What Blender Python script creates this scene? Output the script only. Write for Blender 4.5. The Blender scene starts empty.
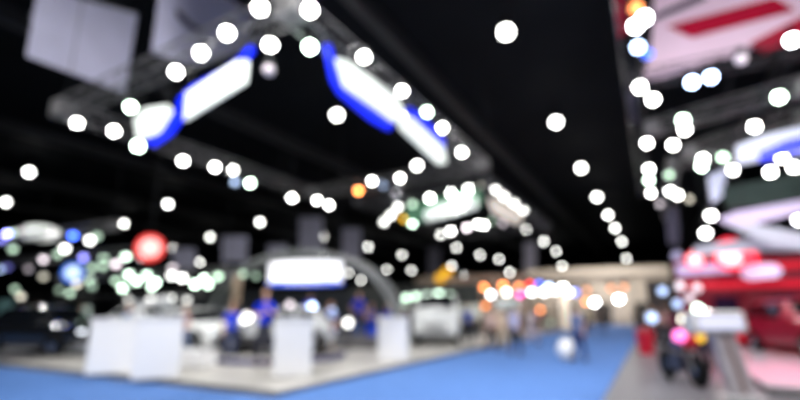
import bpy, bmesh, math, random
from mathutils import Vector, Matrix
random.seed(7)
C = bpy.context.scene.collection
SC = bpy.context.scene
R = math.radians

# ------------------------------------------------------------------ camera model
F = 470.0
PITCH = math.atan(108 / F)
TH = math.atan2(255, F / math.cos(PITCH))       # the hall axis runs 27.9 degrees right of the view
EYE = 1.6
cP, sP = math.cos(PITCH), math.sin(PITCH)
cT, sT = math.cos(TH), math.sin(TH)

def H(a, b, z=0.0):                              # a metres down the hall, b metres to the right
    return Vector((a * sT + b * cT, a * cT - b * sT, z))
def hall(P):
    return P.x * sT + P.y * cT, P.x * cT - P.y * sT
def ray(px, py):
    X = (px - 400) / F; Y = (200 - py) / F
    return Vector((X, cP - sP * Y, sP + cP * Y))
def at_h(px, py, h):
    r = ray(px, py); t = (h - EYE) / r.z
    return Vector((r.x * t, r.y * t, h))
def on_a(px, py, a):
    r = ray(px, py); ra = r.x * sT + r.y * cT; t = a / ra
    return Vector((r.x * t, r.y * t, EYE + r.z * t))
def on_b(px, py, b):
    r = ray(px, py); rb = r.x * cT - r.y * sT; t = b / rb
    return Vector((r.x * t, r.y * t, EYE + r.z * t))

# ------------------------------------------------------------------ materials
def lin(c):
    out = []
    for v in c:
        v = v / 255.0
        out.append(v / 12.92 if v <= 0.04045 else ((v + 0.055) / 1.055) ** 2.4)
    return out
MATS = {}
def M(name, rgb, rough=0.6, metal=0.0, vary=0.12, scale=6.0, coat=0.0):
    if name in MATS: return MATS[name]
    m = bpy.data.materials.new(name); m.use_nodes = True
    nt = m.node_tree; bs = nt.nodes['Principled BSDF']
    l = lin(rgb)
    tc = nt.nodes.new('ShaderNodeTexCoord'); nz = nt.nodes.new('ShaderNodeTexNoise')
    nz.inputs['Scale'].default_value = scale; nz.inputs['Detail'].default_value = 3
    rp = nt.nodes.new('ShaderNodeValToRGB')
    rp.color_ramp.elements[0].position = 0.3; rp.color_ramp.elements[1].position = 0.7
    rp.color_ramp.elements[0].color = [v * (1 - vary) for v in l] + [1]
    rp.color_ramp.elements[1].color = [min(1, v * (1 + vary)) for v in l] + [1]
    nt.links.new(tc.outputs['Object'], nz.inputs['Vector'])
    nt.links.new(nz.outputs['Fac'], rp.inputs['Fac'])
    nt.links.new(rp.outputs['Color'], bs.inputs['Base Color'])
    if rough >= 0.7: bs.inputs['Specular IOR Level'].default_value = 0.12
    bs.inputs['Roughness'].default_value = rough; bs.inputs['Metallic'].default_value = metal
    if coat: bs.inputs['Coat Weight'].default_value = coat; bs.inputs['Coat Roughness'].default_value = 0.05
    MATS[name] = m
    return m
def E(name, rgb, strength):
    if name in MATS: return MATS[name]
    m = bpy.data.materials.new(name); m.use_nodes = True
    nt = m.node_tree; bs = nt.nodes['Principled BSDF']
    bs.inputs['Base Color'].default_value = lin([min(255, v) for v in rgb]) + [1]
    bs.inputs['Roughness'].default_value = 0.4
    bs.inputs['Emission Color'].default_value = lin(rgb) + [1]
    bs.inputs['Emission Strength'].default_value = strength
    MATS[name] = m
    return m

# ------------------------------------------------------------------ mesh helpers
def box(bm, c, s, rot=None, bev=0.0, taper=None):
    r = bmesh.ops.create_cube(bm, size=1)
    vs = r['verts']
    for v in vs:
        x, y, z = v.co.x * s[0], v.co.y * s[1], v.co.z * s[2]
        if taper and z > 0: x *= taper[0]; y *= taper[1]
        v.co = Vector((x, y, z))
    if rot: bmesh.ops.rotate(bm, verts=vs, cent=(0, 0, 0), matrix=rot)
    bmesh.ops.translate(bm, verts=vs, vec=Vector(c))
    if bev:
        es = list({e for v in vs for e in v.link_edges})
        bmesh.ops.bevel(bm, geom=es, offset=bev, segments=2, profile=0.5, affect='EDGES')
def tube(bm, p0, p1, r, seg=8, r2=None):
    p0, p1 = Vector(p0), Vector(p1); d = p1 - p0; L = d.length
    if L < 1e-6: return
    q = bmesh.ops.create_cone(bm, cap_ends=True, segments=seg, radius1=r, radius2=r if r2 is None else r2, depth=L)
    m = d.to_track_quat('Z', 'Y').to_matrix()
    bmesh.ops.rotate(bm, verts=q['verts'], cent=(0, 0, 0), matrix=m)
    bmesh.ops.translate(bm, verts=q['verts'], vec=(p0 + p1) / 2)
def ball(bm, c, r, sub=2, sc=(1, 1, 1)):
    q = bmesh.ops.create_icosphere(bm, subdivisions=sub, radius=r)
    for v in q['verts']: v.co = Vector((v.co.x * sc[0], v.co.y * sc[1], v.co.z * sc[2])) + Vector(c)
def lathe(bm, prof, seg=20, c=(0, 0, 0), axis='Z'):
    rings = []
    for r, z in prof:
        ring = []
        for k in range(seg):
            t = 2 * math.pi * k / seg
            p = (r * math.cos(t), r * math.sin(t), z)
            if axis == 'X': p = (z, r * math.cos(t), r * math.sin(t))
            if axis == 'Y': p = (r * math.sin(t), z, r * math.cos(t))
            ring.append(bm.verts.new(Vector(p) + Vector(c)))
        rings.append(ring)
    for i in range(len(rings) - 1):
        for k in range(seg):
            bm.faces.new((rings[i][k], rings[i][(k + 1) % seg], rings[i + 1][(k + 1) % seg], rings[i + 1][k]))
    bm.faces.new(rings[0][::-1]); bm.faces.new(rings[-1])
def prism(bm, pts, off):                         # flat polygon given thickness
    off = Vector(off)
    a = [bm.verts.new(Vector(p)) for p in pts]; b = [bm.verts.new(Vector(p) + off) for p in pts]
    bm.faces.new(a[::-1]); bm.faces.new(b)
    n = len(a)
    for i in range(n): bm.faces.new((a[i], a[(i + 1) % n], b[(i + 1) % n], b[i]))
def nb(): return bmesh.new()
def mesh_of(name, bm, mat, smooth=False):
    bmesh.ops.recalc_face_normals(bm, faces=bm.faces)
    me = bpy.data.meshes.new(name); bm.to_mesh(me); bm.free()
    if smooth:
        for p in me.polygons: p.use_smooth = True
    me.materials.append(mat)
    return me
def obj(name, bm, mat, parent=None, smooth=False, loc=None, rz=None):
    me = bm if isinstance(bm, bpy.types.Mesh) else mesh_of(name, bm, mat, smooth)
    o = bpy.data.objects.new(name, me); C.objects.link(o)
    if parent: o.parent = parent
    if loc is not None: o.location = loc
    if rz is not None: o.rotation_euler = (0, 0, rz)
    return o
def tag(o, label, cat, group=None, kind=None):
    if len(label.split()) > 16: print('LONG', label)
    o['label'] = label; o['category'] = cat
    if group: o['group'] = group
    if kind: o['kind'] = kind
    return o
def thing(name, label, cat, loc, rz=0.0, group=None):   # rz relative to the hall axes
    o = bpy.data.objects.new(name, None); C.objects.link(o)
    o.empty_display_size = 0.2
    o.location = loc; o.rotation_euler = (0, 0, -TH + rz)
    return tag(o, label, cat, group)
def struct(name, bm, mat):
    o = obj(name, bm, mat); o['kind'] = 'structure'; o.rotation_euler = (0, 0, -TH); return o
ORD = ['first', 'second', 'third', 'fourth', 'fifth', 'sixth', 'seventh', 'eighth', 'ninth', 'tenth', 'eleventh',
       'twelfth', 'thirteenth', 'fourteenth', 'fifteenth', 'sixteenth', 'seventeenth', 'eighteenth', 'nineteenth', 'twentieth']

# ------------------------------------------------------------------ palette
black_steel = M('black_steel', (28, 29, 32), 0.5, 0.6)
alu = M('brushed_aluminium', (118, 117, 118), 0.5, 0.6)
black_alu = M('black_truss_paint', (46, 46, 50), 0.5, 0.4)
white_lam = M('white_laminate', (226, 225, 226), 0.4, 0, 0.02)
white_paint = M('white_paint', (232, 232, 232), 0.5, 0, 0.02)
grey_plastic = M('grey_plastic', (120, 122, 128), 0.5)
rubber = M('rubber', (20, 20, 22), 0.7)
glass_dark = M('tinted_glass', (14, 17, 22), 0.06, 0.0, 0.05)
chrome = M('chrome', (210, 212, 215), 0.15, 1.0, 0.03)
red_paint = M('red_paint', (205, 18, 48), 0.35, 0, 0.08)
beige = M('beige_board', (205, 192, 176), 0.7)
navy = M('navy_carpet', (16, 14, 84), 0.7)
lav = M('lavender_cloth', (196, 194, 216), 0.75, 0, 0.06, 1.0)

# ------------------------------------------------------------------ the hall
def slab(a0, a1, b0, b1, z0, z1):
    bm = nb(); box(bm, ((b0 + b1) / 2, (a0 + a1) / 2, (z0 + z1) / 2), (b1 - b0, a1 - a0, z1 - z0)); return bm
dark = M('dark_ceiling_paint', (16, 19, 24), 0.8, 0, 0.2, 0.4)
darkwall = M('dark_wall_paint', (22, 24, 28), 0.8, 0, 0.2, 0.3)
floor_mat = M('grey_vinyl_floor', (112, 111, 116), 0.35, 0, 0.06, 1.5)
A0, A1, B0, B1, ZC = -14, 130, -78, 34, 13.0
struct('floor', slab(A0, A1, B0, B1, -0.3, 0), floor_mat)
struct('ceiling', slab(A0, A1, B0, B1, ZC, ZC + 0.3), dark)
struct('wall_left', slab(A0, A1, B0 - 0.3, B0, 0, ZC), darkwall)
struct('wall_right', slab(A0, A1, B1, B1 + 0.3, 0, ZC), darkwall)
struct('wall_far', slab(A1, A1 + 0.3, B0, B1, 0, ZC), darkwall)
struct('wall_back', slab(A0 - 0.3, A0, B0, B1, 0, ZC), darkwall)
beam_mat = M('grey_beam_paint', (48, 49, 52), 0.6, 0, 0.1, 0.5)
for k, b in enumerate((-62, -48, -34.5, -21, -8.5, 6.5, 20)):
    struct('trim_%d' % (k + 1), slab(A0, A1, b - 0.25, b + 0.25, ZC - 0.7, ZC), beam_mat)

# carpets
carpet_blue = M('blue_carpet', (78, 113, 170), 0.75, 0, 0.08, 3.0)
bm = slab(9.0 - 9, 62 - 9, -2.65, 2.65, 0, 0.012)
c = obj('aisle_carpet', bm, carpet_blue); c.location = H(-4, -3.65, 0); c.rotation_euler = (0, 0, -TH)
tag(c, 'long bright blue aisle carpet running down the hall towards the far stalls', 'carpet')
bm = slab(0, 11.0, -30, 0, 0, 0.012)
c = obj('cross_carpet', bm, carpet_blue); c.location = H(-4, -6.3, 0); c.rotation_euler = (0, 0, -TH)
tag(c, 'bright blue carpet crossing in front of the pale left platform', 'carpet')

plat_mat = M('pale_platform_vinyl', (176, 172, 166), 0.4, 0, 0.05, 1.2)
def platform(a0, a1, b0, b1, z, mat, label, edge=None, name='display_platform'):
    t = thing(name, label, 'platform', H((a0 + a1) / 2, (b0 + b1) / 2, 0))
    w, d = b1 - b0, a1 - a0
    bm = nb(); box(bm, (0, 0, z / 2), (w, d, z), bev=0.01); obj('deck', bm, mat, t)
    bm = nb()
    for s in (-1, 1):
        box(bm, (s * (w / 2 + 0.012), 0, z / 2), (0.024, d + 0.04, z + 0.01))
        box(bm, (0, s * (d / 2 + 0.012), z / 2), (w, 0.024, z + 0.01))
    obj('edge_trim', bm, edge or alu, t)
    return t
platform(7.15, 26.0, -17.0, -6.35, 0.09, plat_mat, 'pale grey low platform left of the blue aisle under the near truss')
platform(9.6, 29.0, -40.0, -17.3, 0.09, M('grey_platform', (120, 122, 128), 0.5), 'darker grey platform at the far left carrying the black car')
platform(28.8, 37.5, -16.5, -6.6, 0.08, plat_mat, 'distant pale platform behind the white van')
platform(11.6, 22.8, 1.75, 9.0, 0.14, M('white_gloss_floor', (222, 214, 224), 0.12, 0, 0.03), 'glossy white platform under the red car at the right')

# ------------------------------------------------------------------ trusses
def truss(name, label, segs, w=0.4, cables=True, mat=alu):
    """segs: list of (P,Q) world points. One thing, one span part per segment."""
    mid = sum((p + q for p, q in segs), Vector()) / (2 * len(segs))
    t = bpy.data.objects.new(name, None); C.objects.link(t); t.location = mid; t.empty_display_size = 0.3
    tag(t, label, 'truss')
    h = w / 2
    for P, Q in segs:
        P = P - mid; Q = Q - mid
        d = (Q - P).normalized(); s = d.cross(Vector((0, 0, 1))).normalized(); u = s.cross(d)
        cor = [s * h + u * h, -s * h + u * h, -s * h - u * h, s * h - u * h]
        bm = nb()
        for k in cor: tube(bm, P + k, Q + k, 0.026, 6)
        sp = obj('truss_span', bm, mat, t)
        bm = nb(); L = (Q - P).length; n = max(2, int(L / (w * 1.1)))
        for f in range(4):
            a, b_ = cor[f], cor[(f + 1) % 4]
            for i in range(n):
                p = P + d * (L * i / n); q = P + d * (L * (i + 1) / n)
                tube(bm, p + (a if i % 2 else b_), q + (b_ if i % 2 else a), 0.012, 4)
        obj('bracing', bm, mat, sp)
    ends = []
    for P, Q in segs:
        for e in (P, Q):
            if all((e - x).length > 0.8 for x in ends): ends.append(e)
    for e in ends:
        bm = nb(); box(bm, e - mid, (w + 0.06, w + 0.06, w + 0.06), rot=Matrix.Rotation(-TH, 3, 'Z'), bev=0.03)
        obj('corner_block', bm, mat, t)
        if cables:
            bm = nb(); tube(bm, e - mid + Vector((0, 0, w / 2)), Vector((e.x - mid.x, e.y - mid.y, ZC - 0.02 - mid.z)), 0.012, 6)
            obj('hoist_cable', bm, black_steel, t)
    return segs
def near_on(P, segs):
    best = None
    for A, B in segs:
        d = B - A; t = max(0, min(1, (P - A).dot(d) / d.length_squared)); q = A + d * t
        if best is None or (P - q).length < (P - best).length: best = q
    return best

LAMP_MESH = {}
def globe_mesh(key, d, mat):
    k = (key, round(d, 3))
    if k not in LAMP_MESH:
        bm = nb(); ball(bm, (0, 0, 0), d / 2, 2); LAMP_MESH[k] = mesh_of('lens', bm, mat, True)
    return LAMP_MESH[k]
def housing_mesh(d):
    k = ('h', round(d, 3))
    if k not in LAMP_MESH:
        bm = nb(); r = d / 2
        lathe(bm, [(r * 0.72, r * 0.62), (r * 0.85, r * 0.95), (r * 0.8, r * 1.9), (r * 0.5, r * 2.2), (r * 0.15, r * 2.3)], 16)
        LAMP_MESH[k] = mesh_of('housing', bm, black_steel, True)
    return LAMP_MESH[k]
TINT = {'w': (255, 255, 250), 'c': (250, 252, 255), 'g': (225, 255, 232), 'b': (70, 110, 255), 'l': (150, 150, 255), 'p': (250, 236, 244),
        'o': (255, 150, 80), 'y': (255, 190, 20), 'r': (255, 60, 60), 'm': (255, 80, 190), 'k': (190, 215, 255), 'n': (240, 234, 214), 't': (200, 232, 205)}
CNAME = {'w': 'white', 'c': 'white', 'g': 'greenish white', 'b': 'blue', 'l': 'lavender', 'p': 'pinkish white', 'o': 'orange', 'y': 'amber',
         'r': 'red', 'm': 'magenta', 'k': 'pale blue', 'n': 'cream', 't': 'pale green'}
TL = 26.0     # emission of a full truss lamp
def lamp(name, P, col, frac, d, label, cat, group, segs=None):
    st = TL * frac
    m = E('lamp_%s_%d' % (col, round(st * 10)), TINT[col], st)
    t = bpy.data.objects.new(name, None); C.objects.link(t); t.location = P; t.empty_display_size = 0.1
    tag(t, label, cat, group)
    obj('lens', globe_mesh(col + str(round(st * 10)), d, m), None, t)
    obj('housing', housing_mesh(d), None, t)
    if segs is not None:
        q = near_on(P, segs); top = Vector((0, 0, d * 1.1)); e = q - P
        bm = nb()
        if (e - top).length > 0.05:
            # a hook arm from the top of the housing to the truss
            tube(bm, top, e, 0.016, 6)
        box(bm, top, (0.07, 0.07, 0.04))
        obj('bracket', bm, black_steel, t)
    return t
def lamps(segs, where, lst, d=0.23, name='truss_spotlight', h=None, side='left', noun='spotlight', group=None):
    """lst: (px,py,plane,value,colour,frac); plane 'h','a','b'"""
    lst = sorted(lst, key=lambda e: e[0])
    for i, (px, py, pl, v, col, fr) in enumerate(lst):
        P = {'h': at_h, 'a': on_a, 'b': on_b}[pl](px, py, v)
        pos = ORD[i] + ' from the left' if i < (len(lst) + 1) // 2 else (ORD[len(lst) - 1 - i] + ' from the right')
        pos = pos.replace('first from the left', 'leftmost').replace('first from the right', 'rightmost')
        dim = 'dim ' if fr < 0.25 else ''
        lamp(name, P, col, fr, d, '%s%s %s, %s on %s' % (dim, CNAME[col], noun, pos, where), 'lamp', group or ('lamps on ' + where), segs)

# near ring over the left platform
Z1 = 7.15
ring = [H(6.0, -5.5, Z1), H(6.6, -14.4, Z1), H(18.0, -14.4, Z1), H(17.4, -5.5, Z1)]
sides = [(ring[0], ring[1]), (ring[1], ring[2]), (ring[2], ring[3]), (ring[3], ring[0])]
truss('ring_truss', 'large square aluminium lighting truss hanging over the left platform, nearest the camera', sides, 0.44)
lamps(sides, 'near left arm of the ring truss', [(227, 33, 'h', 6.75, 'w', 1), (201, 53, 'h', 6.75, 'w', 1), (176, 72, 'h', 6.75, 'w', 1),
    (130.6, 107, 'h', 6.75, 'g', 1), (260, 8, 'h', 6.75, 'w', 1), (270, 45, 'a', 6.15, 'w', 1), (114, 131, 'h', 6.3, 'w', .9),
    (77, 123, 'h', 6.9, 'w', 1), (138, 146, 'a', 6.6, 'g', 1), (269, 70, 'a', 6.15, 'p', .008)], 0.22)
lamps(sides, 'aisle arm of the ring truss', [(310, 10, 'h', 6.75, 'w', 1), (310, 47, 'b', -5.6, 'g', 1), (364, 57, 'b', -5.4, 'w', 1),
    (402, 91, 'b', -5.4, 'w', 1), (427, 112, 'b', -5.4, 'g', .8), (442, 128, 'b', -5.4, 'w', 1), (462, 152, 'b', -5.4, 'w', 1),
    (402, 118, 'b', -5.6, 'w', .7)], 0.22)
lamps(sides, 'outer arm of the ring truss', [(183, 161, 'b', -14.5, 'w', 1), (215, 167, 'b', -14.5, 'w', 1), (233, 170, 'b', -14.5, 'w', .8),
    (235, 182, 'b', -14.5, 'k', .1), (250, 183, 'b', -14.5, 'g', 1), (292, 198, 'b', -14.5, 'w', 1), (317, 200, 'b', -14.6, 'w', 1),
    (329, 205, 'b', -14.6, 'w', 1)], 0.24)
lamps(sides, 'back arm of the ring truss', [(372, 181, 'a', 17.8, 'w', 1), (383, 185, 'a', 17.8, 'k', .09),
    (400, 178, 'a', 17.6, 'w', 1), (358.5, 190.5, 'a', 17.4, 'o', .8)], 0.24)

# second ring
Z2 = 6.15
r2 = [H(16.6, -5.0, Z2), H(16.9, -11.0, Z2), H(27.8, -11.0, Z2), H(27.5, -5.0, Z2)]
s2 = [(r2[0], r2[1]), (r2[1], r2[2]), (r2[2], r2[3]), (r2[3], r2[0])]
truss('ring_truss', 'smaller square lighting truss hanging beyond the first one, left of the aisle', s2, 0.34, mat=black_alu)
lamps(s2, 'front arm of the second ring truss', [(430, 198, 'a', 16.6, 'w', 1), (451, 192.5, 'a', 16.6, 'w', 1), (468.5, 189, 'a', 16.6, 'w', 1),
    (412.5, 204, 'a', 16.7, 't', .13), (398, 207, 'a', 16.7, 'w', .3), (391, 215, 'a', 16.7, 'w', .3), (384, 222, 'a', 16.8, 'w', .25),
    (412.5, 223, 'a', 16.8, 'g', .5), (403.7, 218.7, 'a', 16.9, 'y', .12), (482, 185.5, 'a', 16.9, 'n', .015)], 0.22)
lamps(s2, 'aisle arm of the second ring truss', [(495.8, 189.7, 'b', -5, 'w', 1), (504, 196, 'b', -5, 'w', .9), (514, 203, 'b', -5, 'w', .9),
    (522.8, 210, 'b', -5, 'w', 1)], 0.2)
lamps(s2, 'back arm of the second ring truss', [(502.8, 223, 'a', 27, 'p', .08), (491, 221, 'a', 27, 't', .05), (484, 225, 'a', 27, 'w', 1),
    (478, 224, 'a', 27, 'w', 1), (467, 227.5, 'a', 27, 'p', .5), (451, 231, 'a', 27, 'w', .9), (441, 234.5, 'a', 27, 'w', .7)], 0.26)

# right-hand trusses
def seg_h(p, q, h): return (at_h(p[0], p[1], h), at_h(q[0], q[1], h))
rA = [(H(7.0, 0.1, 7.6), H(27, 0.1, 7.6)), (H(13.3, 0.1, 7.6), H(13.3, 6.0, 7.6)), (H(7.6, 0.1, 7.6), H(7.6, 6.0, 7.6))]
truss('booth_truss', 'long lighting truss above the right edge of the aisle in front of the striped banner', rA, 0.4, mat=black_alu)
lamps(rA, 'truss above the right aisle edge', [(636, 8, 'h', 7.2, 'o', .12), (644.5, 18, 'h', 7.2, 'c', 1), (635.5, 26, 'h', 7.2, 'c', 1),
    (638, 47, 'h', 7.2, 'k', .5), (647.5, 54, 'h', 7.2, 'b', .06), (640, 87, 'h', 7.0, 'w', 1), (653, 99.5, 'h', 7.0, 'w', 1),
    (692, 82, 'h', 7.0, 'k', 1), (711, 77, 'h', 7.0, 'k', .8), (647, 143, 'h', 7.2, 'w', 1), (649, 169, 'h', 7.2, 'w', 1),
    (649, 180, 'h', 7.2, 'g', .8), (651, 193, 'h', 7.2, 'w', 1), (660, 204, 'h', 7.2, 'p', .1), (792, 40, 'h', 7.2, 'c', 1)], 0.24)
rB = [seg_h((652, 128), (805, 86), 7.3), seg_h((690, 152), (805, 114), 7.0)]
truss('booth_truss', 'pair of slanting grey trusses rising to the right edge of the picture', rB[:1], 0.42)
truss('booth_truss', 'lower slanting grey truss at the right carrying the blue and white light box', rB[1:], 0.42)
lamps(rB[:1], 'upper slanting truss at the right', [(779, 97, 'h', 7.0, 'g', 1), (683, 120, 'h', 7.0, 'g', .9), (684.7, 129.5, 'h', 6.9, 'w', .9),
    (673, 145, 'h', 7.0, 'w', 1)], 0.25)
lamps(rB[1:], 'lower slanting truss at the right', [(754.5, 126.5, 'h', 6.8, 'w', 1), (701.5, 166, 'h', 6.5, 'g', 1), (703, 159, 'h', 6.6, 'w', 1),
    (723, 157, 'h', 6.6, 't', .35), (733, 170, 'h', 6.3, 'w', .8)], 0.25)
rC = [(H(20, 1.2, 7.0), H(32, 1.2, 7.0)), (H(20, 1.2, 7.0), H(20, 7.5, 7.0))]
truss('booth_truss', 'far right lighting truss behind the light box over the red stand', rC, 0.4)
lamps(rC, 'far right truss over the red stand', [(669, 174.5, 'h', 6.8, 't', .15), (670, 191, 'h', 6.8, 'w', 1), (677.7, 195, 'h', 6.8, 'w', .8),
    (689, 199, 'h', 6.6, 'n', .07), (770.5, 172, 'a', 19.6, 'w', 1), (782, 157, 'a', 19.6, 'w', 1), (794, 167, 'a', 19.6, 'w', 1),
    (711, 215.5, 'a', 20, 'w', .7), (705.5, 233, 'a', 20, 'w', .7), (799, 220, 'a', 19.6, 'c', .6), (741, 59, 'h', 7.4, 'p', .006)], 0.27)

# left low booth trusses
def plane_truss(label, a, x0, x1, ypx, w=0.3):
    P = on_a(x0, ypx, a); Q = on_a(x1, ypx, a); z = (P.z + Q.z) / 2; P.z = z; Q.z = z
    s = [(P, Q)]; truss('booth_truss', label, s, w); return s
t = plane_truss('low truss at the far left edge with blue and lavender lamps', 10.5, -25, 112, 236)
lamps(t, 'low truss at the far left edge', [(7.4, 234, 'a', 10.5, 'l', .75), (1, 240, 'a', 10.5, 'l', .12), (14, 233, 'a', 10.4, 't', .1),
    (21, 231, 'a', 10.4, 'p', .03), (73, 235, 'a', 10.5, 'b', .5), (90, 240, 'a', 10.5, 'w', .3), (97, 236, 'a', 10.4, 't', .05),
    (13, 249, 'a', 10.5, 't', .09), (65, 248.5, 'a', 10.5, 'w', .3)], 0.26)
t = plane_truss('second low truss at the left, hung with many pale lamps', 12.5, -20, 150, 258)
lamps(t, 'second low truss at the left', [(58, 254, 'a', 12.5, 't', .13), (43.5, 259.6, 'a', 12.5, 'p', .22), (83.4, 257.5, 'a', 12.5, 'l', .28),
    (104, 258, 'a', 12.5, 't', .17), (116, 264, 'a', 12.5, 'p', .15), (126, 256, 'a', 12.5, 'g', .3), (92, 267.6, 'a', 12.5, 't', .07),
    (103, 266, 'a', 12.4, 't', .07), (142, 257, 'a', 12.5, 'p', .16), (7.5, 267, 'a', 12.5, 'l', .03), (0, 269, 'a', 12.5, 'k', .08),
    (28.6, 269, 'a', 12.5, 'p', .012), (43.5, 276.5, 'a', 12.5, 'n', .05)], 0.28)
t = plane_truss('third low truss at the left with the brightest cluster of lamps', 15.0, 60, 226, 275)
lamps(t, 'third low truss at the left', [(116, 280, 'a', 15, 't', .14), (129, 274.5, 'a', 15, 'g', .42), (136.5, 281, 'a', 15, 'g', .32),
    (122.7, 288, 'a', 15, 'g', .32), (147, 275.5, 'a', 15, 'g', .36), (155.6, 282, 'a', 15, 'g', .42), (152, 286, 'a', 15.1, 'g', .3),
    (171.6, 275.5, 'a', 15, 'w', .32), (172.6, 268, 'a', 15, 'p', .1), (182, 277.6, 'a', 15, 'w', .42), (195, 284, 'a', 15, 'g', .42),
    (204.5, 278.7, 'a', 15, 'g', .42), (208, 284, 'a', 15.1, 'g', .32), (218, 276, 'a', 15, 't', .2), (90, 280, 'a', 15, 't', .17),
    (92, 286, 'a', 15.1, 't', .05), (77, 284, 'a', 15, 'n', .13), (70, 293, 'a', 15, 't', .1)], 0.3)
t = plane_truss('fourth low truss behind the left cars, near head height', 19.0, -10, 200, 296, 0.25)
lamps(t, 'fourth low truss at the left', [(59.5, 290, 'a', 19, 't', .03), (21, 296, 'a', 19, 'n', .2), (15, 289, 'a', 19, 't', .1), (129, 300, 'a', 19, 'w', .1),
    (151, 299, 'a', 19, 'w', .16), (170.5, 298, 'a', 19, 'w', .2), (187, 300, 'a', 19, 'w', .08), (67, 315, 'a', 19, 'g', .5)], 0.36)

# ceiling lamps: real rows under the ceiling
HB = 11.6
def high_bay(px, py, label, fr=0.7, h=HB):
    h = min(h, EYE + 84 * (308 - py) / 482)
    P = at_h(px, py, h)
    t = lamp('ceiling_lamp', P, 'w', fr * .72, 0.5, label, 'lamp', 'round lamps under the dark ceiling')
    bm = nb(); tube(bm, (0, 0, 0.45), (0, 0, ZC - 0.02 - P.z), 0.015, 6); obj('hanging_rod', bm, black_steel, t)
def bay_row(where, pts):
    pts = sorted(pts, key=lambda p: at_h(p[0], p[1], HB).length)
    for i, p in enumerate(pts):
        dm = .65 if 'dim' in where else .8
        high_bay(p[0], p[1], 'white ceiling lamp, %s in %s' % ('nearest' if i == 0 else ORD[i], where), dm)
bay_row('the row above the right of the aisle', [(506, 32), (556, 122), (581, 168), (597, 197), (608, 215), (615, 228), (621.7, 241.4), (626.5, 258.3)])
bay_row('the row above the ring trusses', [(337, 115), (417, 165.5), (526, 230), (543.6, 241.4), (556, 251), (562, 266)])
bay_row('the row over the left stands', [(29, 172), (168, 204), (260, 222), (322.6, 236.6), (368, 247), (402, 254.8)])
bay_row('the row along the far left', [(6, 202), (124, 223.5), (210, 237), (172.6, 248), (200, 262)])
bay_row('the far middle row past the second ring truss', [(456.5, 247.5), (480, 255), (499, 259), (509.7, 272), (451.7, 265.5), (464, 276)])
bay_row('the dim far row over the middle stands', [(430, 260.5), (411.4, 270.5), (424.7, 279), (387, 269.5), (388, 285), (322.6, 255), (348.6, 273), (361, 280)])

# ------------------------------------------------------------------ hanging signs and banners
def px_panel(bm, pts, pl, v, thick):
    f = on_a if pl == 'a' else on_b
    off = (H(1, 0) if pl == 'a' else H(0, -1)) * thick
    prism(bm, [f(x, y, v) for x, y in pts], off)
def light_box(name, label, cat, items, hang=None):
    """items: (part, mat, plane, value, thick, pts)"""
    allp = [(on_a if it[2] == 'a' else on_b)(x, y, it[3]) for it in items for x, y in it[5]]
    base = sum(allp, Vector()) / len(allp)
    t = bpy.data.objects.new(name, None); C.objects.link(t); t.location = base; tag(t, label, cat)
    for part, mat, pl, v, th, pts in items:
        bm = nb(); px_panel(bm, pts, pl, v, th)
        bmesh.ops.translate(bm, verts=bm.verts, vec=-base); obj(part, bm, mat, t)
    if hang:
        for hx, hy, hp, hv, hz in hang:
            P = (on_a if hp == 'a' else on_b)(hx, hy, hv)
            bm = nb(); tube(bm, P - base, Vector((P.x, P.y, min(hz, ZC - 0.02))) - base, 0.012, 6); obj('cable', bm, black_steel, t)
    return t
sign_white = E('sign_white', (236, 242, 236), 0.85)
sign_blue = E('sign_blue', (14, 40, 250), 1.15)
lb = light_box('light_box', 'white light box with blue left and lower edge, right of the near truss corner', 'sign', [
    ('blue_edge', sign_blue, 'b', -5.32, 0.06, [(326, 44), (331, 45), (341, 84), (347, 90), (393, 125), (390, 130), (372, 120), (340, 93), (333, 80)]),
    ('lit_face', sign_white, 'b', -5.3, 0.08, [(338, 58), (350, 62), (397, 96), (404, 112), (396, 122), (346, 86)])],
    [(340, 58, 'b', -5.4, Z1), (396, 96, 'b', -5.4, Z1)])
light_box('light_box', 'narrow white light box with blue top at the far end of the aisle arm', 'sign', [
    ('lit_face', sign_white, 'b', -5.3, 0.08, [(400, 116), (412, 118), (444, 148), (447, 163), (440, 164), (402, 128)]),
    ('blue_edge', sign_blue, 'b', -5.32, 0.06, [(408, 108), (414, 108), (430, 124), (444, 140), (444, 148), (412, 118)])],
    [(412, 112, 'b', -5.4, Z1), (442, 142, 'b', -5.4, Z1)])
light_box('light_box', 'long bright white light box hanging under the left arm of the near truss', 'sign', [
    ('lit_face', sign_white, 'a', 6.15, 0.06, [(186, 93), (238, 60), (247, 60), (245, 82), (184, 120)]),
    ('blue_edge', sign_blue, 'a', 6.2, 0.06, [(177, 110), (178, 99), (190, 87), (222, 70), (236, 60), (250, 45), (253, 50), (246, 58), (238, 62), (190, 92), (184, 116)])],
    [(190, 90, 'a', 6.3, Z1), (245, 58, 'a', 6.3, Z1)])
light_box('light_box', 'short white light box with blue lower edge at the left corner of the near truss', 'sign', [
    ('lit_face', sign_white, 'a', 6.3, 0.06, [(134, 118), (145, 108), (167, 105), (172, 112), (160, 132), (137, 139)]),
    ('blue_edge', sign_blue, 'a', 6.25, 0.06, [(173, 112), (183, 116), (170, 134), (152, 146), (147, 142), (161, 131)])],
    [(140, 114, 'a', 6.4, Z1), (166, 106, 'a', 6.4, Z1)])
light_box('light_box', 'small white light box under the front arm of the second ring truss', 'sign', [
    ('lit_face', sign_white, 'a', 16.5, 0.2, [(424, 212), (440, 204), (474, 197), (476, 207), (450, 215), (426, 220)]),
    ('green_side', M('green_panel', (70, 120, 90), 0.5), 'a', 16.7, 0.2, [(404, 212), (424, 202), (480, 190), (481, 204), (474, 206), (424, 220), (406, 224)])],
    [(430, 204, 'a', 16.7, Z2), (470, 194, 'a', 16.7, Z2)])
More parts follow.
